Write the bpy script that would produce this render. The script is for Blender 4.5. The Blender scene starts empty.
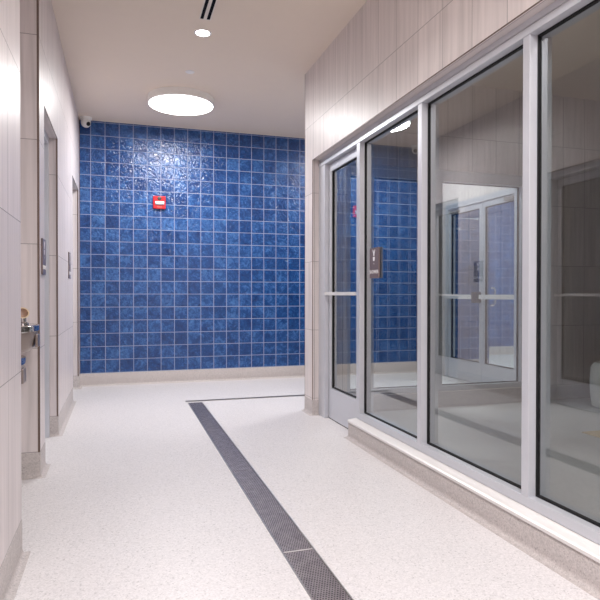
import bpy, bmesh, math
from mathutils import Vector, Matrix
PI = math.pi
C = bpy.context.scene.collection
H = 3.04            # ceiling
BH = .143           # base height
XL, XN, XR = -.441, -.38, 1.602
YB = 7.08

# ------------------------------------------------------------------ materials
class NT:
    def __init__(s, name):
        s.m = bpy.data.materials.new(name); s.m.use_nodes = True
        s.t = s.m.node_tree; s.t.nodes.clear()
        s.out = s.t.nodes.new('ShaderNodeOutputMaterial')
    def n(s, typ, **kw):
        nd = s.t.nodes.new(typ)
        for k, v in kw.items():
            if k.startswith('i_'):
                nd.inputs[int(k[2:]) if k[2:].isdigit() else k[2:].replace('_', ' ')].default_value = v
            else: setattr(nd, k, v)
        return nd
    def l(s, a, b): s.t.links.new(a, b)
    def math(s, op, a, b=None, c=None):
        nd = s.t.nodes.new('ShaderNodeMath'); nd.operation = op
        for i, v in enumerate((a, b, c)):
            if v is None: continue
            if isinstance(v, (int, float)): nd.inputs[i].default_value = v
            else: s.l(v, nd.inputs[i])
        return nd.outputs[0]
    def mix(s, f, a, b):
        nd = s.t.nodes.new('ShaderNodeMix'); nd.data_type = 'RGBA'
        for i, v in ((0, f), (6, a), (7, b)):
            if isinstance(v, (int, float)): nd.inputs[i].default_value = v
            elif isinstance(v, tuple): nd.inputs[i].default_value = (*v, 1)
            else: s.l(v, nd.inputs[i])
        return nd.outputs[2]
    def bsdf(s, color, rough=.5, metal=0, spec=.5, bump=None, bstr=.3, bdist=.01):
        b = s.t.nodes.new('ShaderNodeBsdfPrincipled')
        if isinstance(color, tuple): b.inputs['Base Color'].default_value = (*color, 1)
        else: s.l(color, b.inputs['Base Color'])
        for k, v in (('Roughness', rough), ('Metallic', metal)):
            if isinstance(v, (int, float)): b.inputs[k].default_value = v
            else: s.l(v, b.inputs[k])
        b.inputs['Specular IOR Level'].default_value = spec
        if bump is not None:
            bp = s.t.nodes.new('ShaderNodeBump'); bp.inputs['Strength'].default_value = bstr
            bp.inputs['Distance'].default_value = bdist
            s.l(bump, bp.inputs['Height']); s.l(bp.outputs[0], b.inputs['Normal'])
        s.l(b.outputs[0], s.out.inputs[0])
        return b

def srgb(r, g, b):
    f = lambda c: (c/255/12.92) if c/255 <= .04045 else ((c/255+.055)/1.055)**2.4
    return (f(r), f(g), f(b))

def plain(name, col, rough=.5, metal=0, spec=.5, nscale=40, namt=.06):
    t = NT(name)
    g = t.n('ShaderNodeNewGeometry')
    nz = t.n('ShaderNodeTexNoise', i_Scale=nscale, i_Detail=3.0); t.l(g.outputs['Position'], nz.inputs['Vector'])
    c = t.mix(nz.outputs[0], tuple(v*(1-namt) for v in col), tuple(min(1, v*(1+namt)) for v in col))
    t.bsdf(c, rough, metal, spec)
    return t.m

def uv_nodes(t):
    g = t.n('ShaderNodeNewGeometry')
    sp = t.n('ShaderNodeSeparateXYZ'); t.l(g.outputs['Position'], sp.inputs[0])
    sn = t.n('ShaderNodeSeparateXYZ'); t.l(g.outputs['True Normal'], sn.inputs[0])
    isx = t.math('GREATER_THAN', t.math('ABSOLUTE', sn.outputs[0]), .5)
    isz = t.math('GREATER_THAN', t.math('ABSOLUTE', sn.outputs[2]), .5)
    u0 = t.math('ADD', t.math('MULTIPLY', sp.outputs[1], isx), t.math('MULTIPLY', sp.outputs[0], t.math('SUBTRACT', 1, isx)))
    # on soffits and tops the joints follow the run of the wall
    return g, sp, u0, isz

def line_mask(t, coord, off, pitch, half):
    s = t.math('DIVIDE', t.math('SUBTRACT', coord, off), pitch)
    fr = t.math('FRACT', s)
    d = t.math('MINIMUM', fr, t.math('SUBTRACT', 1, fr))
    return t.math('LESS_THAN', d, half/pitch), t.math('FLOOR', s)

def stone_tile(name, base, zoff, pitch_u, uoff, rough=.40, dark=1.0):
    t = NT(name)
    g, sp, u, isz = uv_nodes(t)
    mz, iz = line_mask(t, sp.outputs[2], zoff, .597, .0017)
    mu, iu = line_mask(t, u, uoff, pitch_u, .0018)
    m = t.math('MAXIMUM', mz, mu)
    cid = t.n('ShaderNodeCombineXYZ'); t.l(iu, cid.inputs[0]); t.l(iz, cid.inputs[1])
    wn = t.n('ShaderNodeTexWhiteNoise', noise_dimensions='3D'); t.l(cid.outputs[0], wn.inputs['Vector'])
    # vertical veining, shifted from tile to tile
    cv = t.n('ShaderNodeCombineXYZ')
    t.l(t.math('ADD', t.math('MULTIPLY', u, 26), t.math('MULTIPLY', wn.outputs[0], 90)), cv.inputs[0])
    t.l(t.math('MULTIPLY', sp.outputs[2], 1.1), cv.inputs[1])
    n1 = t.n('ShaderNodeTexNoise', i_Scale=1.0, i_Detail=4.0, i_Distortion=.5); t.l(cv.outputs[0], n1.inputs['Vector'])
    cv2 = t.n('ShaderNodeCombineXYZ')
    t.l(t.math('MULTIPLY', u, 160), cv2.inputs[0]); t.l(t.math('MULTIPLY', sp.outputs[2], 5), cv2.inputs[1])
    n2 = t.n('ShaderNodeTexNoise', i_Scale=1.0, i_Detail=2.0); t.l(cv2.outputs[0], n2.inputs['Vector'])
    r1 = t.n('ShaderNodeMapRange'); r1.inputs[1].default_value = .3; r1.inputs[2].default_value = .72; t.l(n1.outputs[0], r1.inputs[0])
    v = t.math('ADD', t.math('MULTIPLY', r1.outputs[0], .62), t.math('MULTIPLY', n2.outputs[0], .18))
    v = t.math('ADD', v, t.math('MULTIPLY', wn.outputs[0], .18))
    lo = tuple(c*.74 for c in base); hi = tuple(min(1, c*1.07) for c in base)
    c = t.mix(v, lo, hi)
    c = t.mix(m, c, tuple(q*.34 for q in base))
    t.bsdf(c, rough, 0, .42, t.math('SUBTRACT', 1, m), .25, .002)
    return t.m

def blue_tile(name):
    t = NT(name)
    g, sp, u, isz = uv_nodes(t)
    mz, iz = line_mask(t, sp.outputs[2], .1475, .1515, .0033)
    mu, iu = line_mask(t, u, BLUE_OFF, .1566, .0033)
    m = t.math('MAXIMUM', mz, mu)
    cid = t.n('ShaderNodeCombineXYZ'); t.l(iu, cid.inputs[0]); t.l(iz, cid.inputs[1])
    wn = t.n('ShaderNodeTexWhiteNoise', noise_dimensions='3D'); t.l(cid.outputs[0], wn.inputs['Vector'])
    off = t.n('ShaderNodeVectorMath', operation='SCALE'); t.l(wn.outputs[1], off.inputs[0]); off.inputs[3].default_value = 9.0
    pos = t.n('ShaderNodeVectorMath', operation='ADD'); t.l(g.outputs['Position'], pos.inputs[0]); t.l(off.outputs[0], pos.inputs[1])
    n1 = t.n('ShaderNodeTexNoise', i_Scale=15.0, i_Detail=2.5, i_Distortion=1.6); t.l(pos.outputs[0], n1.inputs['Vector'])
    n2 = t.n('ShaderNodeTexNoise', i_Scale=32.0, i_Detail=1.0, i_Distortion=1.5); t.l(pos.outputs[0], n2.inputs['Vector'])
    n3 = t.n('ShaderNodeTexNoise', i_Scale=7.0, i_Detail=1.0); t.l(pos.outputs[0], n3.inputs['Vector'])
    hgt = t.math('ADD', t.math('MULTIPLY', n1.outputs[0], .55), t.math('MULTIPLY', n2.outputs[0], .40))
    # the glaze pools dark in hollows and pale on ridges
    k = t.math('ADD', t.math('MULTIPLY', wn.outputs[0], .22), t.math('MULTIPLY', hgt, 1.5))
    k = t.math('SUBTRACT', t.math('ADD', k, t.math('MULTIPLY', n3.outputs[0], .5)), .56)
    cr = t.n('ShaderNodeValToRGB'); t.l(k, cr.inputs[0])
    e = cr.color_ramp.elements
    e[0].position = .08; e[0].color = (*srgb(9, 38, 86), 1)
    e[1].position = .95; e[1].color = (*srgb(72, 122, 184), 1)
    x = e.new(.5); x.color = (*srgb(24, 68, 127), 1)
    c = t.mix(m, cr.outputs[0], srgb(150, 160, 188))
    rgh = t.math('ADD', t.math('MULTIPLY', m, .6), .09)
    hb = t.math('MULTIPLY', hgt, t.math('SUBTRACT', 1, m))
    t.bsdf(c, rgh, 0, .5, hb, 1.0, .0125)
    return t.m

def terrazzo(name, base, spread, rough=.45, scale=170):
    t = NT(name)
    g = t.n('ShaderNodeNewGeometry')
    v = t.n('ShaderNodeTexVoronoi', i_Scale=float(scale)); t.l(g.outputs['Position'], v.inputs['Vector'])
    n = t.n('ShaderNodeTexNoise', i_Scale=1.3, i_Detail=3.0); t.l(g.outputs['Position'], n.inputs['Vector'])
    n2 = t.n('ShaderNodeTexNoise', i_Scale=55.0, i_Detail=4.0); t.l(g.outputs['Position'], n2.inputs['Vector'])
    sc = t.n('ShaderNodeSeparateColor'); t.l(v.outputs['Color'], sc.inputs[0])
    k = t.math('ADD', t.math('MULTIPLY', sc.outputs[0], .62), t.math('MULTIPLY', n2.outputs[0], .55))
    k = t.math('ADD', t.math('SUBTRACT', k, .14), t.math('MULTIPLY', t.math('SUBTRACT', n.outputs[0], .5), .25))
    lo = tuple(c*(1-spread) for c in base); hi = tuple(min(.95, c*(1+spread*.55)) for c in base)
    c = t.mix(k, lo, hi)
    sp = t.math('LESS_THAN', sc.outputs[1], .035)
    c = t.mix(t.math('MULTIPLY', sp, .4), c, tuple(q*.35 for q in base))
    t.bsdf(c, rough, 0, .45, v.outputs['Distance'], .08, .002)
    return t.m

def thin_glass(name, tint, boost=1.85):
    t = NT(name)
    g = t.n('ShaderNodeNewGeometry')
    fr = t.n('ShaderNodeFresnel'); fr.inputs[0].default_value = 1.52
    f = t.math('MULTIPLY', t.math('MULTIPLY', fr.outputs[0], boost), t.math('SUBTRACT', 1, g.outputs['Backfacing']))
    f = t.math('MINIMUM', f, 1.0)
    tr = t.n('ShaderNodeBsdfTransparent'); tr.inputs[0].default_value = (*tint, 1)
    gl = t.n('ShaderNodeBsdfGlossy'); gl.inputs['Roughness'].default_value = 0.0; gl.inputs['Color'].default_value = (1, 1, 1, 1)
    mx = t.n('ShaderNodeMixShader'); t.l(f, mx.inputs[0]); t.l(tr.outputs[0], mx.inputs[1]); t.l(gl.outputs[0], mx.inputs[2])
    t.l(mx.outputs[0], t.out.inputs[0])
    return t.m

def perforated(name, scale):
    t = NT(name)
    g = t.n('ShaderNodeNewGeometry')
    sp = t.n('ShaderNodeSeparateXYZ'); t.l(g.outputs['Position'], sp.inputs[0])
    pu, pv = .0105, .0125
    row = t.math('FLOOR', t.math('DIVIDE', sp.outputs[1], pv))
    sh = t.math('MULTIPLY', t.math('MODULO', t.math('ABSOLUTE', row), 2), .5)
    fu = t.math('SUBTRACT', t.math('FRACT', t.math('ADD', t.math('DIVIDE', sp.outputs[0], pu), sh)), .5)
    fv = t.math('SUBTRACT', t.math('FRACT', t.math('DIVIDE', sp.outputs[1], pv)), .5)
    d = t.math('ADD', t.math('POWER', t.math('MULTIPLY', fu, pu/pv), 2), t.math('POWER', fv, 2))
    hole = t.math('LESS_THAN', d, .062)
    top = t.n('ShaderNodeSeparateXYZ'); t.l(g.outputs['True Normal'], top.inputs[0])
    hole = t.math('MULTIPLY', hole, t.math('GREATER_THAN', top.outputs[2], .5))
    n = t.n('ShaderNodeTexNoise', i_Scale=24.0, i_Detail=4.0); t.l(g.outputs['Position'], n.inputs['Vector'])
    c = t.mix(n.outputs[0], srgb(128, 118, 124), srgb(200, 190, 190))
    c = t.mix(hole, c, srgb(22, 22, 26))
    rough = t.math('ADD', t.math('MULTIPLY', n.outputs[0], .08), t.math('ADD', .36, t.math('MULTIPLY', hole, .5)))
    t.bsdf(c, rough, t.math('SUBTRACT', 1, hole), .5, t.math('SUBTRACT', 1, hole), .4, .003)
    return t.m

def emis(name, col, s):
    t = NT(name)
    e = t.n('ShaderNodeEmission'); e.inputs[0].default_value = (*col, 1); e.inputs[1].default_value = s
    t.l(e.outputs[0], t.out.inputs[0]); return t.m

def brushed(name, col, rough):
    t = NT(name)
    g = t.n('ShaderNodeNewGeometry')
    mp = t.n('ShaderNodeMapping'); mp.inputs['Scale'].default_value = (300, 300, 6); t.l(g.outputs['Position'], mp.inputs[0])
    n = t.n('ShaderNodeTexNoise', i_Scale=1.0, i_Detail=2.0); t.l(mp.outputs[0], n.inputs['Vector'])
    c = t.mix(n.outputs[0], tuple(q*.92 for q in col), tuple(min(1, q*1.06) for q in col))
    t.bsdf(c, rough, 1.0, .5)
    return t.m

BLUE_OFF = -.318
M = {}
M['stone'] = stone_tile('pale stone tile', srgb(224, 215, 213), .145, .2635, .04)
M['stone_left'] = stone_tile('pale stone tile left', srgb(220, 211, 211), .145, .298, -.104)
M['blue'] = blue_tile('blue glazed tile')
M['floor'] = terrazzo('speckled resin floor', srgb(213, 209, 210), .20, .42, 185)
M['base'] = terrazzo('speckled resin base', srgb(190, 182, 180), .26, .5, 190)
M['ceiling'] = plain('painted ceiling', srgb(226, 212, 198), .75, 0, .3, 12, .015)
M['alu'] = plain('satin aluminium', srgb(202, 204, 211), .38, .35, .5, 30, .02)
M['alu_dark'] = plain('dark grey aluminium', srgb(150, 144, 142), .4, .35, .5, 30, .02)  # darker grey metal of the door closers
M['sill'] = plain('white coated metal sill', srgb(222, 219, 217), .35, .1, .5, 30, .02)
M['gasket'] = plain('black rubber', (.006, .006, .007), .6, 0, .3)
M['glass'] = thin_glass('window glass', (.84, .87, .865), 2.6)
M['glass_clear'] = thin_glass('door glass', (.88, .91, .91), 1.9)
M['steel'] = brushed('brushed stainless steel', srgb(190, 186, 184), .3)
M['fountain'] = brushed('dull brushed steel', srgb(160, 148, 142), .38)
M['chrome'] = brushed('polished steel', srgb(215, 213, 212), .1)
M['perf'] = perforated('perforated steel grate', 110)
M['dark'] = plain('dark bronze casing', srgb(62, 56, 55), .4, .2)
M['black'] = plain('black slot interior', (.006, .006, .010), .8, 0, .1)
M['white'] = plain('white plastic', srgb(228, 226, 224), .4)
M['trimwhite'] = plain('white painted trim', srgb(222, 214, 205), .5)
M['red'] = plain('red plastic', srgb(208, 18, 30), .3)
M['redtxt'] = plain('pale red lettering', srgb(238, 130, 120), .4)
M['lens'] = plain('clear strobe lens', srgb(226, 234, 238), .12)
M['sign'] = plain('warm grey sign plate', srgb(112, 98, 98), .28, 0, .5)
M['signback'] = plain('pale blue sign backing', srgb(140, 160, 195), .4)
M['letter'] = plain('white sign lettering', srgb(240, 238, 238), .5)
M['tan'] = plain('tan plastic', srgb(160, 130, 112), .4)
M['paletan'] = plain('pale cream rim', srgb(235, 212, 180), .4)
M['mat'] = plain('tan mat', srgb(214, 190, 160), .9, 0, .1, 200, .2)
M['lamp'] = emis('lit diffuser', (1, .985, .97), 9.0)
M['lamp_small'] = emis('lit downlight lens', (1, .985, .97), 14.0)
M['bronze'] = plain('brown metal strip', srgb(112, 94, 86), .45, .3)
M['bluesign'] = plain('dark blue sign', srgb(40, 62, 92), .3)

# ------------------------------------------------------------------ mesh helpers
def nb(): return bmesh.new()
def box(bm, x0, x1, y0, y1, z0, z1):
    x0, x1 = sorted((x0, x1)); y0, y1 = sorted((y0, y1)); z0, z1 = sorted((z0, z1))
    v = [bm.verts.new(p) for p in ((x0,y0,z0),(x1,y0,z0),(x1,y1,z0),(x0,y1,z0),(x0,y0,z1),(x1,y0,z1),(x1,y1,z1),(x0,y1,z1))]
    for f in ((0,3,2,1),(4,5,6,7),(0,1,5,4),(1,2,6,5),(2,3,7,6),(3,0,4,7)): bm.faces.new([v[i] for i in f])
def wbox(bm, ax, a0, a1, d0, d1, z0, z1):
    """a runs along the wall, d through it; ax 'Y' = wall running along Y"""
    if ax == 'Y': box(bm, d0, d1, a0, a1, z0, z1)
    else: box(bm, a0, a1, d0, d1, z0, z1)
def ring(bm, ax, a0, a1, d0, d1, z0, z1, w, wb=None, wt=None):
    wb = w if wb is None else wb; wt = w if wt is None else wt
    wbox(bm, ax, a0, a0+w, d0, d1, z0, z1); wbox(bm, ax, a1-w, a1, d0, d1, z0, z1)
    wbox(bm, ax, a0+w, a1-w, d0, d1, z0, z0+wb); wbox(bm, ax, a0+w, a1-w, d0, d1, z1-wt, z1)
def lathe(bm, prof, n=48, center=(0,0,0), caps=True, mat=None):
    rings = []
    for r, z in prof:
        rings.append([bm.verts.new((r*math.cos(2*PI*i/n), r*math.sin(2*PI*i/n), z)) for i in range(n)])
    for a, b in zip(rings, rings[1:]):
        for i in range(n): bm.faces.new((a[i], a[(i+1) % n], b[(i+1) % n], b[i]))
    if caps:
        bm.faces.new(list(reversed(rings[0]))); bm.faces.new(rings[-1])
    vs = [v for r in rings for v in r]
    if mat is not None: bmesh.ops.transform(bm, matrix=mat, verts=vs)
    bmesh.ops.translate(bm, vec=center, verts=vs)
def tube(bm, pts, r, n=12):
    pts = [Vector(p) for p in pts]; rings = []
    for i, p in enumerate(pts):
        d = (pts[min(i+1, len(pts)-1)] - pts[max(i-1, 0)]).normalized()
        up = Vector((0,0,1)) if abs(d.z) < .9 else Vector((1,0,0))
        s = d.cross(up).normalized(); t = s.cross(d)
        rings.append([bm.verts.new(p + r*(math.cos(2*PI*k/n)*s + math.sin(2*PI*k/n)*t)) for k in range(n)])
    for a, b in zip(rings, rings[1:]):
        for k in range(n): bm.faces.new((a[k], a[(k+1) % n], b[(k+1) % n], b[k]))
    bm.faces.new(rings[0]); bm.faces.new(rings[-1])
def prism(bm, poly, a0, a1, ax):
    """poly in (d,z), extruded along a"""
    mk = (lambda d, z, a: (d, a, z)) if ax == 'Y' else (lambda d, z, a: (a, d, z))
    A = [bm.verts.new(mk(d, z, a0)) for d, z in poly]; B = [bm.verts.new(mk(d, z, a1)) for d, z in poly]
    n = len(poly)
    for i in range(n): bm.faces.new((A[i], A[(i+1) % n], B[(i+1) % n], B[i]))
    bm.faces.new(A); bm.faces.new(list(reversed(B)))
def basepath(bm, pts, h=BH, out=.002, cove=.024):
    """coved base: room lies to the right of the walking direction"""
    prof = [(-.004, 0), (-.004, h), (out-.002, h), (out, h-.003), (out, cove+.004)]
    for k in range(1, 6):
        a = PI/2*k/5
        prof.append((out + cove*(1-math.cos(a)), .0015 + cove*(1-math.sin(a))))
    prof.append((out+cove+.004, .0)) 
    P = [Vector((p[0], p[1])) for p in pts]; n = len(P); offs = []
    for i in range(n):
        nn = []
        if i > 0: d = (P[i]-P[i-1]).normalized(); nn.append(Vector((d.y, -d.x)))
        if i < n-1: d = (P[i+1]-P[i]).normalized(); nn.append(Vector((d.y, -d.x)))
        if len(nn) == 1: offs.append(nn[0])
        else: s = nn[0]+nn[1]; offs.append(s/(1+nn[0].dot(nn[1])))
    rings = [[bm.verts.new((P[i].x+offs[i].x*d, P[i].y+offs[i].y*d, z)) for d, z in prof] for i in range(n)]
    m = len(prof)
    for a, b in zip(rings, rings[1:]):
        for k in range(m): bm.faces.new((a[k], b[k], b[(k+1) % m], a[(k+1) % m]))
    bm.faces.new(rings[0]); bm.faces.new(list(reversed(rings[-1])))
def obj(name, bm, mat, parent=None, bevel=0, smooth=False, loc=None):
    bmesh.ops.recalc_face_normals(bm, faces=bm.faces)
    me = bpy.data.meshes.new(name)
    if loc is not None: bmesh.ops.translate(bm, vec=-Vector(loc), verts=bm.verts)
    bm.to_mesh(me); bm.free()
    for mm in (mat if isinstance(mat, list) else [mat]): me.materials.append(mm)
    o = bpy.data.objects.new(name, me); C.objects.link(o)
    if smooth:
        for p in me.polygons: p.use_smooth = True
        md = o.modifiers.new('es', 'EDGE_SPLIT'); md.split_angle = math.radians(35)
    if bevel:
        md = o.modifiers.new('bv', 'BEVEL'); md.width = bevel; md.segments = 2; md.limit_method = 'ANGLE'
    if loc is not None: o.location = loc
    if parent:
        o.parent = parent
        o.location = Vector(loc if loc is not None else (0,0,0)) - PLOC.get(parent.name, Vector((0,0,0)))
    if parent is None or True: PLOC[o.name] = Vector(loc if loc is not None else (0,0,0))
    return o
PLOC = {}
def tag(o, label, cat, group=None, kind=None):
    o['label'] = label; o['category'] = cat
    if group: o['group'] = group
    if kind: o['kind'] = kind
    return o
def struct(name, bm, mat, label, cat, **kw): return tag(obj(name, bm, mat, **kw), label, cat, kind='structure')
def root(name, loc, label, cat, group=None, kind=None):
    o = bpy.data.objects.new(name, None); C.objects.link(o); o.location = loc
    o.empty_display_size = .1
    PLOC[o.name] = Vector(loc)
    return tag(o, label, cat, group, kind)
def dup(r, loc, label, group=None):
    n = r.copy(); C.objects.link(n); n.location = loc; n['label'] = label
    if group: n['group'] = group
    PLOC[n.name] = Vector(loc)
    for ch in list(r.children):
        c = ch.copy(); C.objects.link(c); c.parent = n
        for g in list(ch.children):
            d = g.copy(); C.objects.link(d); d.parent = c
    return n

# ------------------------------------------------------------------ shell
b = nb(); box(b, -2.4, 8.8, -3.4, 8.95, -.12, 0)
struct('floor', b, M['floor'], 'pale speckled resin floor running through the corridor and vestibule', 'floor')
b = nb(); box(b, -2.4, 8.8, -3.4, 8.95, H, H+.12)
struct('ceiling', b, M['ceiling'], 'flat beige painted ceiling over the corridor', 'ceiling')

b = nb(); box(b, -1.15, XN, -3.2, 2.56, 0, H)
struct('wall_left_near', b, M['stone_left'], 'pale stone tiled wall at the left edge, in front of the drinking fountain alcove', 'wall')
b = nb(); box(b, -1.15, -.95, 2.56, 3.63, 0, H)
struct('wall_alcove', b, M['stone_left'], 'pale stone tiled back of the alcove holding the drinking fountain', 'wall')
b = nb()
box(b, -2.2, XL, 3.63, 3.863, 0, H)
box(b, -.65, XL, 4.66, 6.07, 0, H); box(b, -.65, XL, 6.9, YB, 0, H)
box(b, -.65, XL, 3.863, 4.66, 2.205, H); box(b, -.65, XL, 6.07, 6.9, 2.21, H)
struct('wall_left', b, M['stone_left'], 'pale stone tiled wall with two door openings left of the blue wall', 'wall')
b = nb(); box(b, -2.4, -2.2, -3.2, 7.3, 0, H)
struct('wall_outer_left', b, M['stone_left'], 'pale tiled wall of the rooms behind the left doors', 'wall')
b = nb(); box(b, -2.2, 5.0, YB, 7.3, 0, H)
struct('wall_back', b, M['blue'], 'blue wavy glazed square tile wall at the end of the corridor', 'wall')
b = nb(); box(b, 4.8, 4.98, 7.3, 8.7, 0, H); box(b, 4.8, 8.6, 8.7, 8.9, 0, H)
struct('wall_hall', b, M['blue'], 'blue tiled wall of the hall beyond the double glass doors', 'wall')
b = nb(); box(b, -2.4, 8.6, -3.4, -3.2, 0, H)
struct('wall_front', b, M['stone'], 'pale tiled wall closing the corridor behind the viewer', 'wall')
b = nb()
box(b, XR, 1.83, -3.2, 4.81, 2.224, H)          # over the glazing
box(b, XR, 1.83, -3.2, -.69, 0, 2.224)
struct('wall_right', b, M['stone'], 'pale stone tiled wall band above the long glazing on the right', 'wall')
b = nb()
box(b, XR, 1.93, 4.81, 5.024, 0, H)
box(b, 1.93, 3.84, 4.81, 5.024, 2.224, H)
box(b, 1.93, 3.84, 4.81, 5.024, 0, .14)
box(b, 3.84, 8.6, 4.81, 5.024, 0, H)
struct('wall_vestibule_far', b, M['stone'], 'pale tiled vestibule wall with interior glazing, right of the corridor corner', 'wall')
b = nb(); box(b, 5.6, 5.8, -3.2, 4.81, 0, H); box(b, 8.6, 8.8, 4.81, 8.9, 0, H)
struct('wall_outer_right', b, M['stone'], 'pale tiled end wall of the vestibule', 'wall')
b = nb(); box(b, 4.0, 4.14, 5.024, YB, 2.2, H); box(b, 4.0, 4.14, 5.024, 5.07, 0, 2.2); box(b, 4.0, 4.14, 6.60, YB, 0, 2.2)
struct('wall_cross_corridor', b, M['stone'], 'pale tiled wall around the double glass doors seen through the vestibule', 'wall')

b = nb()
basepath(b, [(XN, -3.2), (XN, 2.56), (-.95, 2.56), (-.95, 3.63), (XL, 3.63), (XL, 3.863), (-.499, 3.863)])
basepath(b, [(-.499, 4.66), (XL, 4.66), (XL, 6.07), (-.499, 6.07)])
basepath(b, [(-.499, 6.9), (XL, 6.9), (XL, YB), (4.0, YB), (4.0, 6.6)])
struct('baseboard_left', b, M['base'], 'speckled grey coved base along the left wall and blue wall', 'baseboard', smooth=True)
b = nb()
basepath(b, [(4.0, 5.024), (XR, 5.024), (XR, 4.81), (1.66, 4.81)], h=.13)
struct('baseboard_corner', b, M['base'], 'speckled coved base around the tiled corner beyond the glass door', 'baseboard', smooth=True)
b = nb()
box(b, 1.603, 1.80, -.69, 3.964, 0, .119); box(b, 1.676, 1.79, -.69, 3.9635, .119, .1425)
basepath(b, [(1.80, 3.965), (XR, 3.965), (XR, -3.2)], h=.12)
struct('baseboard_right', b, M['base'], 'speckled curb with coved foot under the long glazing on the right', 'baseboard', smooth=True)
b = nb()
basepath(b, [(5.6, -3.2), (5.6, 4.81)][::-1], h=.137)
basepath(b, [(1.80, 4.81), (5.6, 4.81)], h=.137)
basepath(b, [(1.80, -.69), (1.80, 3.965)], h=.12)
struct('baseboard_vestibule', b, M['base'], 'speckled coved base around the vestibule behind the glass', 'baseboard', smooth=True)
b = nb(); basepath(b, [(4.98, 8.7), (8.6, 8.7)]); basepath(b, [(4.14, YB), (4.98, YB), (4.98, 8.7)])
struct('baseboard_hall', b, M['base'], 'speckled pale base in the hall beyond the double doors', 'baseboard', smooth=True)

# bronze corner strips on the outer tile edges
def strip(x0, x1, y0, y1, z0, z1, label):
    b = nb(); box(b, x0, x1, y0, y1, z0, z1)
    o = struct('trim_0', b, M['bronze'], label, 'corner trim'); STR.append(o)
STR = []
strip(XL-.011, XL+.0012, 3.6288, 3.6305, BH, H, 'thin brown metal strip on the tile edge beside the fountain alcove')
strip(XL-.011, XL+.0012, 4.6588, 4.6605, BH, 2.205, 'thin brown metal strip on the far edge of the nearer left door opening')
strip(XL-.011, XL+.0012, 6.8988, 6.9005, BH, 2.21, 'thin brown metal strip on the far edge of the door opening by the blue tiles')
strip(XL-.003, XL+.0012, 3.8627, 4.66, 2.201, 2.2052, 'thin brown metal strip over the nearer left door opening')
strip(XL-.003, XL+.0012, 6.07, 6.9, 2.206, 2.2102, 'thin brown metal strip over the left door opening by the blue tiles')
strip(XL-.0005, XL+.006, YB-.004, YB+.0005, BH, H, 'thin metal strip in the corner between left wall and blue tiles')
strip(XR-.0012, XR+.003, -.69, 4.81, 2.2195, 2.2242, 'thin brown metal strip along the tile edge above the long glazing')
strip(XR-.0012, XR+.005, 4.8085, 4.8105, .13, 2.2195, 'thin brown metal strip on the tile edge left of the glass door')
strip(XR-.0012, XR+.001, 5.020, 5.0248, .13, H, 'thin brown metal strip on the far tile corner where the corridor turns right')
for i, o in enumerate(STR): o.name = 'trim_%d' % (i+3)

# sill flashing
b = nb()
prism(b, [(1.596, .114), (1.596, .127), (1.604, .133), (1.675, .143), (1.675, .120), (1.600, .120), (1.598, .114)], -.69, 3.972, 'Y')
struct('trim_1', b, M['sill'], 'bright white metal sill flashing on top of the curb under the glazing', 'sill')

# ------------------------------------------------------------------ long glazing (window_1)
FX0, FX1, GX = 1.660, 1.774, 1.709
w1 = root('window_1', (1.70, 1.6, .14), 'long silver framed interior glazing of tall panes on the right, above the curb', 'window', kind='structure')
mull = [(3.904, 3.96), (2.998, 3.043), (2.074, 2.118), (1.150, 1.194), (.226, .270), (-.69, -.646)]
b = nb()
box(b, FX0-.004, FX1, -.69, 4.81, 2.155, 2.188)
box(b, FX0+.010, FX1, -.69, 4.81, 2.188, 2.194)
box(b, FX0+.002, FX1, -.69, 4.81, 2.194, 2.2235)
obj('head_rail', b, M['alu'], w1, bevel=.0015)
b = nb(); box(b, FX0, FX1, -.646, 3.904, .143, .187)
obj('sill_rail', b, M['alu'], w1, bevel=.0015)
for (y0, y1) in mull:
    b = nb(); box(b, FX0, FX1, y0, y1, .187 if -.6 < y1 < 3.9 else .143, 2.155)
    obj('mullion', b, M['alu'], w1, bevel=.0015)
for (hi, lo) in zip(mull, mull[1:]):
    y0, y1 = lo[1], hi[0]
    b = nb(); ring(b, 'Y', y0+.0005, y1-.0005, GX-.010, GX+.008, .1875, 2.1545, .0075)
    obj('gasket', b, M['gasket'], w1)
    b = nb(); box(b, GX-.003, GX+.003, y0+.006, y1-.006, .1935, 2.1485)
    obj('glass_pane', b, M['glass'], w1)
b = nb(); box(b, FX0, FX1, 4.652, 4.8095, 0, 2.155)
obj('door_jamb', b, M['alu'], w1, bevel=.0015)

# ------------------------------------------------------------------ glazed doors in walls running along Y
def glazed_door(name, xf, y0, y1, ztop, side, label, kick=.255, bar=True, barz=1.058, hinge_low=True, closer=False, frame=None, framedepth=.114, gl='glass_clear', stile=.05, panic=None, pull=False):
    """xf: face towards the viewer, side=+1 when the leaf goes deeper towards +X; y0..y1 leaf width"""
    r = root(name, (xf, (y0+y1)/2, 0), label, 'door', kind='structure')
    th = .044*side
    b = nb()
    ring(b, 'Y', y0, y1, xf, xf+th, .008, ztop, stile, kick, .062)
    leaf = obj('leaf_frame', b, M['alu'], r, bevel=.0015)
    b = nb(); ring(b, 'Y', y0+stile+.0003, y1-stile-.0003, xf+.010*side, xf+.034*side, .0125+kick, ztop-.0625, .007)
    obj('gasket', b, M['gasket'], r)
    b = nb(); box(b, xf+.019*side, xf+.025*side, y0+stile+.006, y1-stile-.006, .018+kick, ztop-.068)
    obj('glass_pane', b, M[gl], r)
    if bar:
        b = nb()
        xb = xf - .034*side
        box(b, xb-.006, xb+.006, y0+.02, y1-.0, barz-.013, barz+.013)
        for yy in (y0+.035, y1-.03): box(b, xb, xf+.0005*side, yy-.011, yy+.011, barz-.010, barz+.010)
        obj('push_bar', b, M['trimwhite'] if False else M['sill'], r, bevel=.002)
    return r
d1 = glazed_door('door_1', 1.695, 3.966, 4.644, 2.149, 1, 'silver framed glass door with white push bar and deep kick rail beside the corridor corner')
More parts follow.
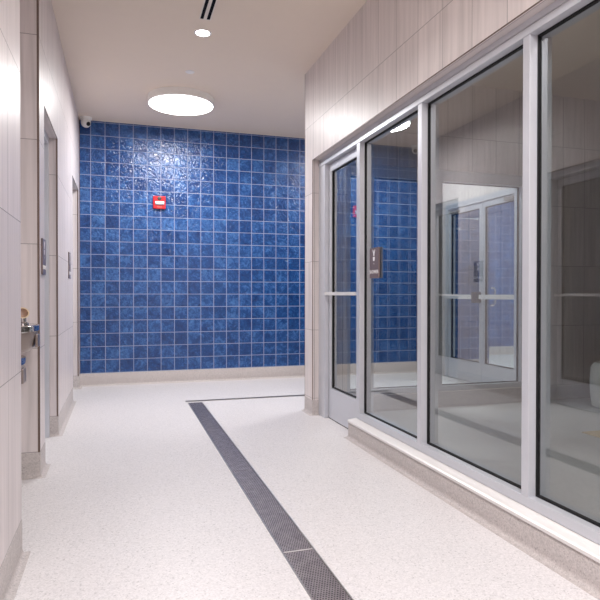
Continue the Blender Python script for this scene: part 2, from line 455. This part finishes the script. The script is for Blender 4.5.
b = nb(); box(b, 1.70, 1.79, 3.963, 4.650, 0.0002, .0075)
obj('gap_shade', b, M['gasket'], d1)  # black strip standing in for the shade of the gap under the leaf

def left_door(name, y0, y1, ztop, label):
    r = glazed_door(name, XL-.165, y0+.048, y1-.048, ztop-.055, -1, label, kick=.24, barz=1.05)
    b = nb(); x0, x1 = XL-.058, XL-.058-.114
    box(b, x1, x0, y0+.0005, y0+.045, 0, ztop-.0005); box(b, x1, x0, y1-.045, y1-.0005, 0, ztop-.0005); box(b, x1, x0, y0+.045, y1-.045, ztop-.052, ztop-.0005)
    obj('door_frame', b, M['alu'], r, bevel=.0015)
    return r
left_door('door_2', 3.863, 4.66, 2.205, 'silver framed glass door recessed in the left wall just past the fountain alcove')
left_door('door_3', 6.07, 6.9, 2.21, 'silver framed glass door recessed in the left wall next to the blue tiles')

# ------------------------------------------------------------------ interior glazing in the far vestibule wall
w2 = root('window_2', (2.88, 4.87, .14), 'silver framed two pane window in the far vestibule wall, looking onto blue tiles', 'window', kind='structure')
D0, D1, GD = 4.85, 4.964, 4.905
b = nb(); ring(b, 'X', 1.9305, 3.8395, D0, D1, .1405, 2.2235, .045, .045, .10)
obj('window_frame', b, M['alu'], w2, bevel=.0015)
b = nb(); box(b, 2.862, 2.91, D0, D1, .1855, 2.1235)
obj('mullion', b, M['alu'], w2, bevel=.0015)
for (x0, x1) in ((1.9755, 2.862), (2.91, 3.7945)):
    b = nb(); ring(b, 'X', x0+.0005, x1-.0005, GD-.010, GD+.010, .186, 2.123, .0075)
    obj('gasket', b, M['gasket'], w2)
    b = nb(); box(b, x0+.006, x1-.006, GD-.003, GD+.003, .192, 2.117)
    obj('glass_pane', b, M['glass_clear'], w2)

# ------------------------------------------------------------------ double doors at the end of the cross corridor
XD = 4.02
b = nb()
box(b, XD-.02, XD+.1, 5.0705, 5.115, 0, 2.2-.0005); box(b, XD-.02, XD+.1, 6.555, 6.5995, 0, 2.2-.0005); box(b, XD-.02, XD+.1, 5.115, 6.555, 2.13, 2.1995)
tag(obj('door_frame_1', b, M['alu'], bevel=.0015), 'silver frame around the double glass doors seen through the vestibule', 'door frame', kind='structure')
bpy.data.objects['door_frame_1'].name = 'trim_2'
def leaf(name, y0, y1, meet, label):
    r = glazed_door(name, XD, y0, y1, 2.127, 1, label, kick=.24, bar=False)
    s = 1 if meet == y1 else -1
    b = nb()
    xb = XD-.045
    box(b, xb-.022, xb+.018, y0+.03, y1-.03, 1.0, 1.05)
    obj('crash_bar', b, M['sill'], r, bevel=.003)
    b = nb()
    yc = meet - s*.055
    box(b, XD-.075, XD-.0005, yc-.05, yc+.05, .955, 1.085)
    if s == -1: obj('latch_case', b, M['dark'], r, bevel=.008)
    else: b.free()
    b = nb(); yp = meet - s*.10 
    tube(b, [(XD+.0445, yp, .93), (XD+.09, yp, .93), (XD+.105, yp, .95), (XD+.105, yp, 1.11), (XD+.09, yp, 1.13), (XD+.0445, yp, 1.13)], .010)
    obj('pull_handle', b, M['chrome'], r, smooth=True)
    b = nb(); hy = (y0 if s == 1 else y1)
    a0, a1 = sorted((hy+s*.09, hy+s*.26)); box(b, XD-.05, XD-.0005, a0, a1, 2.066, 2.104)
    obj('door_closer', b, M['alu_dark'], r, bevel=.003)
    return r
leaf('door_4', 5.118, 5.832, 5.832, 'near leaf of the double glass doors, bright blue tiles visible through it')
leaf('door_5', 5.838, 6.552, 5.838, 'far leaf of the double glass doors with a dark latch case')

# ------------------------------------------------------------------ floor drains
dr = root('floor_drain', (.695, 3.7, 0), 'long straight perforated steel floor drain running down the corridor', 'floor drain')
b = nb(); ring(b, 'Y', -.6, 5.70, .6265, .7645, .0, .0035, .006)
b2 = nb()
b.free(); b = nb()
box(b, .6265, .6325, -.6, 5.68, .0, .0035); box(b, .7585, .7645, -.6, 5.68, 0, .0035)
box(b, .6325, .7585, 5.674, 5.68, 0, .0035); box(b, .6325, .7585, -.6, -.594, 0, .0035)
b2.free()
obj('channel_frame', b, M['steel'], dr)
cuts = [5.673, 4.54, 3.405, 2.27, 1.135, 0, -.593]
for hi, lo in zip(cuts, cuts[1:]):
    b = nb(); box(b, .6335, .7575, lo+.0015, hi-.0015, 0, .0025)
    g = obj('grate', b, M['perf'], dr)
    b = nb(); box(b, .6335, .7575, hi-.005, hi-.0017, .0025, .0034)
    obj('end_rib', b, M['sill'] if hi < 3 and hi > 2 else M['perf'], g)
sd = root('slot_drain', (2.2, 5.77, 0), 'thin steel slot drain crossing the floor in front of the blue wall', 'floor drain')
b = nb(); box(b, .61, 3.9, 5.740, 5.750, 0, .004); box(b, .61, 3.9, 5.790, 5.800, 0, .004); box(b, .61, .616, 5.750, 5.790, 0, .004)
obj('slot_edge', b, M['steel'], sd)
b = nb(); box(b, .616, 3.9, 5.7505, 5.7895, 0, .0012)
obj('slot', b, M['dark'], sd)

# ------------------------------------------------------------------ ceiling fittings
def lamp(name, kind, size, power, loc, spread=180):
    l = bpy.data.lights.new(name, 'AREA'); l.shape = 'DISK'; l.size = size; l.energy = power; l.color = (1, .988, .985)
    l.spread = math.radians(spread)
    o = bpy.data.objects.new(name, l); C.objects.link(o); o.location = loc
    return o
def disc_light(x, y, power, label):
    r = root('ceiling_disc_light', (x, y, H), label, 'ceiling light')
    b = nb(); lathe(b, [(.318, H-.074), (.325, H-.072), (.33, H-.066), (.33, H-.0003)], 72, (x, y, 0))
    obj('drum_housing', b, M['white'], r, smooth=True)
    b = nb(); lathe(b, [(.312, H-.079), (.318, H-.0765), (.318, H-.0742)], 72, (x, y, 0))
    obj('diffuser', b, M['lamp'], r, smooth=True)
    lamp('area_lamp', 'disc', .62, power, (x, y, H-.082))
    return r
disc_light(.595, 6.00, 44, 'large glowing white round drum light on the ceiling before the blue wall')
disc_light(.60, .2, 66, 'large round drum light above the viewer, unseen, added as fill')  # out of view, added as fill for the near corridor
disc_light(.60, -2.0, 46, 'large round drum light behind the viewer, unseen, added as fill')  # unseen fill disc added at the back of the corridor
disc_light(2.95, 6.0, 30, 'large round drum ceiling light in the cross corridor beyond the vestibule')
disc_light(6.3, 6.9, 120, 'large round drum ceiling light in the hall beyond the double doors')
def downlight(x, y, power, label):
    r = root('recessed_downlight', (x, y, H), label, 'ceiling light')
    b = nb(); lathe(b, [(.052, H-.0025), (.056, H-.004), (.066, H-.003), (.067, H-.0002), (.052, H-.0002), (.052, H-.0025)], 40, (x, y, 0), caps=False)
    obj('trim_ring', b, M['white'], r, smooth=True)
    b = nb(); lathe(b, [(.0515, H-.003), (.0515, H-.0004)], 40, (x, y, 0))
    obj('lens', b, M['lamp_small'], r)
    lamp('area_lamp', 'down', .095, power, (x, y, H-.006), 120)
downlight(.605, 4.46, 9, 'small round recessed downlight glowing between the slot diffuser and drum light')
downlight(.605, 2.75, 7, 'small round recessed downlight nearest above the viewer')
downlight(.605, 1.1, 6, 'small round recessed downlight behind the viewer')

sl = root('slot_diffuser', (.59, 3.5, H), 'linear two slot black and white air diffuser in the ceiling at the top', 'air vent')
b = nb(); y0, y1 = 2.9, 4.23
for x0, x1 in ((.545, .555), (.578, .601), (.624, .634)): box(b, x0, x1, y0, y1, H-.004, H-.0003)
box(b, .545, .634, y1, y1+.008, H-.004, H-.0003); box(b, .545, .634, y0-.008, y0, H-.004, H-.0003)
obj('diffuser_frame', b, M['trimwhite'], sl)
for x0, x1 in ((.555, .578), (.601, .624)):
    b = nb(); box(b, x0, x1, y0, y1, H-.0018, H-.0003)
    obj('slot', b, M['black'], sl)
b = nb(); lathe(b, [(.034, H-.006), (.040, H-.004), (.041, H-.0002)], 32, (.600, 5.27, 0))
tag(obj('sprinkler_cap', b, M['white'], smooth=True), 'tiny flat white round cap on the ceiling between the two glowing lights', 'sprinkler cap')

# security camera: ceiling dome in the far left corner
cam = root('security_camera', (-.365, 6.98, H), 'small white dome security camera where the ceiling meets the blue wall corner', 'security camera')
cx, cy = -.362, 6.97
b = nb(); lathe(b, [(.055, H-.032), (.062, H-.027), (.066, H-.0003)], 32, (cx, cy, 0))
obj('mount', b, M['white'], cam, smooth=True)
b = nb(); bmesh.ops.create_uvsphere(b, u_segments=32, v_segments=20, radius=.054)
bmesh.ops.translate(b, vec=(cx, cy, H-.06), verts=b.verts)
ball = obj('camera_ball', b, M['white'], cam, smooth=True)
dv = Vector((.55, -.75, -.42)).normalized()
b = nb(); lathe(b, [(.023, 0), (.023, .006), (.015, .007)], 24, (0,0,0), True, dv.to_track_quat('Z', 'Y').to_matrix().to_4x4())
bmesh.ops.translate(b, vec=Vector((cx, cy, H-.06))+dv*.049, verts=b.verts)
obj('lens', b, M['black'], ball, smooth=True)

# fire alarm
fa = root('fire_alarm', (.446, YB, 2.137), 'small square red fire alarm strobe on the blue tiled wall', 'fire alarm')
b = nb(); box(b, .374, .518, YB-.035, YB+.0015, 2.062, 2.212)
obj('housing', b, M['red'], fa, bevel=.008)
b = nb(); prism(b, [(YB-.058, 2.112), (YB-.066, 2.128), (YB-.058, 2.145), (YB-.0345, 2.152), (YB-.0345, 2.104)], .396, .500, 'X')
obj('strobe_lens', b, M['lens'], fa, bevel=.006)
b = nb(); lathe(b, [(.022, 0), (.024, .004), (.015, .007)], 24, (0,0,0), True, Matrix.Rotation(PI/2, 4, 'X'))
bmesh.ops.translate(b, vec=(.446, YB-.0345, 2.182), verts=b.verts)
obj('sounder', b, M['dark'], fa, smooth=True)
# ------------------------------------------------------------------ lettering
def text_bm(s, size, M4, extrude=.0006):
    cu = bpy.data.curves.new('t', 'FONT'); cu.body = s; cu.size = size; cu.extrude = extrude; cu.align_x = 'CENTER'; cu.align_y = 'CENTER'
    o = bpy.data.objects.new('t', cu); C.objects.link(o)
    bpy.context.view_layer.update()
    dg = bpy.context.evaluated_depsgraph_get()
    me = bpy.data.meshes.new_from_object(o.evaluated_get(dg))
    b = bmesh.new(); b.from_mesh(me); bpy.data.objects.remove(o); bpy.data.curves.remove(cu); bpy.data.meshes.remove(me)
    b.transform(M4)
    return b
obj('lettering', text_bm('FIRE', .030, Matrix.Translation((.446, YB-.0358, 2.080)) @ Matrix.Rotation(PI/2, 4, 'X')), M['redtxt'], fa)

def sign(face_x, y0, y1, z0, z1, label, side, backing=None, text='SHOWER', th=.014, glyph=True):
    """side=-1: faces -X"""
    r = root('room_sign', (face_x, (y0+y1)/2, (z0+z1)/2), label, 'sign')
    b = nb(); box(b, face_x, face_x - side*th, y0, y1, z0, z1)
    obj('plate', b, M['sign'], r, bevel=.0015)
    yc = (y0+y1)/2; Wd = y1-y0
    R = Matrix.Rotation(-PI/2 if side < 0 else PI/2, 4, 'Z') @ Matrix.Rotation(PI/2, 4, 'X')
    zt = z0+(z1-z0)*.20
    obj('lettering', text_bm(text, Wd*.235, Matrix.Translation((face_x+side*.0004, yc, zt)) @ R), M['letter'], r)
    b = nb(); zc = z0+(z1-z0)*.80; s = Wd*.3
    # symbol: two raised arms meeting a stem, a cup shape below and a dot
    def poly(pts):
        A = [b.verts.new((face_x+side*.0012, yc-side*(-1)*p[0]*s*-1, zc+p[1]*s)) for p in pts]
        B = [b.verts.new((face_x, yc-side*(-1)*p[0]*s*-1, zc+p[1]*s)) for p in pts]
        n = len(pts)
        b.faces.new(A); b.faces.new(list(reversed(B)))
        for i in range(n): b.faces.new((A[i], B[i], B[(i+1) % n], A[(i+1) % n]))
    poly([(-.5, .6), (-.32, .66), (0, .22), (.32, .66), (.5, .6), (.2, -.02), (.16, -.35), (-.16, -.35), (-.2, -.02)])
    poly([(-.34, -.5), (.38, -.5), (.26, -1.15), (-.18, -1.15)])
    poly([(-.06, -1.5), (.08, -1.5), (.08, -1.64), (-.06, -1.64)])
    obj('symbol', b, M['letter'], r)
    if backing:
        b = nb(); box(b, *backing, y0-.006, y1, z0, z1); obj('backing', b, M['signback'], r)
    return r
sign(1.690, 3.646, 3.792, 1.166, 1.378, 'warm grey room sign with white symbol and lettering on the glass beside the door', -1, backing=(1.7125, 1.724))
sign(XL+.010, 3.70, 3.845, 1.168, 1.380, 'sign plate on the left wall between the fountain alcove and first door', 1, th=.0095)
sign(XL+.008, 5.57, 5.74, 1.195, 1.43, 'dark sign plate on the left wall between the two recessed doors', 1, th=.0075)
b = nb(); box(b, 4.66, 4.80, YB-.018, YB-.0003, 1.18, 1.46)
tag(obj('wall_plaque', b, M['bluesign'], bevel=.002), 'dark blue plaque on the tiles seen through the double glass doors', 'sign')

# ------------------------------------------------------------------ drinking fountain (two level) in the left alcove
ft = root('drinking_fountain', (-.95, 2.95, .6), 'two level stainless steel drinking fountain in the left alcove', 'drinking fountain')
def basin(y0, y1, ztop, hgt, xfront, bdx, bdy):
    b = nb(); xb = -.949
    # rounded front apron, sloping underside
    poly = []
    R = (y1-y0)/2-.03
    for k in range(7):
        a = PI/2*k/6; poly.append((xfront-R+R*math.sin(a), y1-R+R*math.cos(a)))
    for k in range(7):
        a = PI/2*k/6; poly.append((xfront-R+R*math.cos(a), y0+R-R*math.sin(a)))
    poly = [(xb, y1)] + poly + [(xb, y0)]
    lv = [(ztop-hgt, .93), (ztop-hgt+.02, .97), (ztop-.035, 1.0)]
    rings = [[b.verts.new((xb+(x-xb)*s, (y0+y1)/2+(y-(y0+y1)/2)*min(1, s+.02), z)) for x, y in poly] for z, s in lv]
    n = len(poly)
    for p, q in zip(rings, rings[1:]):
        for i in range(n): b.faces.new((p[i], p[(i+1) % n], q[(i+1) % n], q[i]))
    b.faces.new(list(reversed(rings[0]))); b.faces.new(rings[-1])
    body = obj('apron', b, M['fountain'], ft, smooth=True)
    b = nb()
    cy0 = (y0+y1)/2
    def rg(s, z, dx=0): return [b.verts.new((xb+(x-xb)*s+dx*0, cy0+(y-cy0)*s, z)) for x, y in poly]
    rr = [rg(1.0, ztop-.0345), rg(1.012, ztop-.030), rg(1.012, ztop-.004), rg(1.0, ztop), rg(.90, ztop-.002), rg(.82, ztop-.020), rg(.70, ztop-.028)]
    for p, q in zip(rr, rr[1:]):
        for i in range(n): b.faces.new((p[i], p[(i+1) % n], q[(i+1) % n], q[i]))
    b.faces.new(rr[-1]); b.faces.new(list(reversed(rr[0])))
    obj('basin_rim', b, M['chrome'], ft, smooth=True)
    # push pad on the side of the apron
    b = nb(); box(b, xfront-.32, xfront-.24, y0-.007, y0+.003, ztop-.115, ztop-.050); 
    obj('push_pad', b, M['fountain'], body, bevel=.003)
    b = nb(); box(b, xfront-.006, xfront+.007, (y0+y1)/2-.04, (y0+y1)/2+.04, ztop-.115, ztop-.050)
    obj('push_pad', b, M['fountain'], body, bevel=.003)
    # bubbler
    bx, by = xfront-bdx, y1-bdy
    b = nb(); lathe(b, [(.030, ztop-.02), (.030, ztop+.008), (.018, ztop+.014), (.018, ztop+.035), (.012, ztop+.040)], 24, (bx, by, 0))
    bub = obj('bubbler', b, M['chrome'], ft, smooth=True)
    # mouth guard: tilted open cup
    mt = Matrix.Translation((bx, by, ztop+.058)) @ Matrix.Rotation(math.radians(62), 4, 'X') @ Matrix.Rotation(math.radians(18), 4, 'Y') @ Matrix.Scale(.72, 4)
    b = nb(); lathe(b, [(.006, -.030), (.024, -.024), (.038, -.006), (.042, .010), (.038, .011), (.034, -.004), (.020, -.019), (.004, -.024)], 28, (0,0,0), True, mt)
    gd = obj('mouth_guard', b, M['tan'], bub, smooth=True)
    b = nb(); lathe(b, [(.0355, .010), (.041, .0165), (.0445, .010), (.040, .006), (.0355, .010)], 28, (0,0,0), False, mt)
    obj('guard_rim', b, M['paletan'], bub, smooth=True)
basin(3.10, 3.50, .893, .135, -.412, .075, .17)
basin(2.66, 3.04, .770, .12, -.415, .15, .16)
b = nb(); box(b, -.9515, -.93, 2.68, 3.46, .50, .93)
obj('back_panel', b, M['fountain'], ft, bevel=.003)
b = nb(); box(b, -.93, -.70, 2.70, 3.40, .46, .648); 
obj('chiller_housing', b, M['fountain'], ft, bevel=.01)

# ------------------------------------------------------------------ inside the vestibule
b = nb(); lathe(b, [(.11, 0), (.13, .015), (.145, .12), (.15, .25), (.14, .38), (.11, .42)], 36, (4.335, 4.32, 0))
tag(obj('waste_container', b, M['white'], smooth=True), 'white rounded container on the vestibule floor at the right edge behind the glass', 'container')
b = nb(); box(b, 3.36, 4.3, 2.7, 3.59, 0, .008)
tag(obj('floor_mat', b, M['mat'], bevel=.002), 'tan mat lying on the vestibule floor at the right edge behind the glass', 'floor mat')

# ------------------------------------------------------------------ world, camera
w = bpy.data.worlds.new('World'); bpy.context.scene.world = w; w.use_nodes = True
w.node_tree.nodes['Background'].inputs[0].default_value = (.5, .5, .52, 1)
w.node_tree.nodes['Background'].inputs[1].default_value = .05

cd = bpy.data.cameras.new('camera'); co = bpy.data.objects.new('camera', cd); C.objects.link(co)
cd.sensor_width = 36; cd.sensor_fit = 'HORIZONTAL'; cd.lens = 36*581.5/600; cd.clip_start = .02
yaw, pitch, roll = .3002, -.0091, .0009
fwd = Vector((math.sin(yaw)*math.cos(pitch), math.cos(yaw)*math.cos(pitch), math.sin(pitch)))
right = Vector((math.cos(yaw), -math.sin(yaw), 0)); up = right.cross(fwd)
r2 = right*math.cos(roll) + up*math.sin(roll); u2 = up*math.cos(roll) - right*math.sin(roll)
Rm = Matrix((r2, u2, -fwd)).transposed().to_4x4()
co.matrix_world = Matrix.Translation((0, 0, 1.05)) @ Rm
bpy.context.scene.camera = co
sc = bpy.context.scene
sc.view_settings.view_transform = 'Standard'; sc.view_settings.look = 'None'
sc.view_settings.exposure = 0.08; sc.view_settings.gamma = 1
sc.view_settings.use_curve_mapping = False
sc.cycles.max_bounces = 14; sc.cycles.diffuse_bounces = 6; sc.cycles.glossy_bounces = 6; sc.cycles.transparent_max_bounces = 24
sc.cycles.sample_clamp_indirect = 8
sc.cycles.use_denoising = True
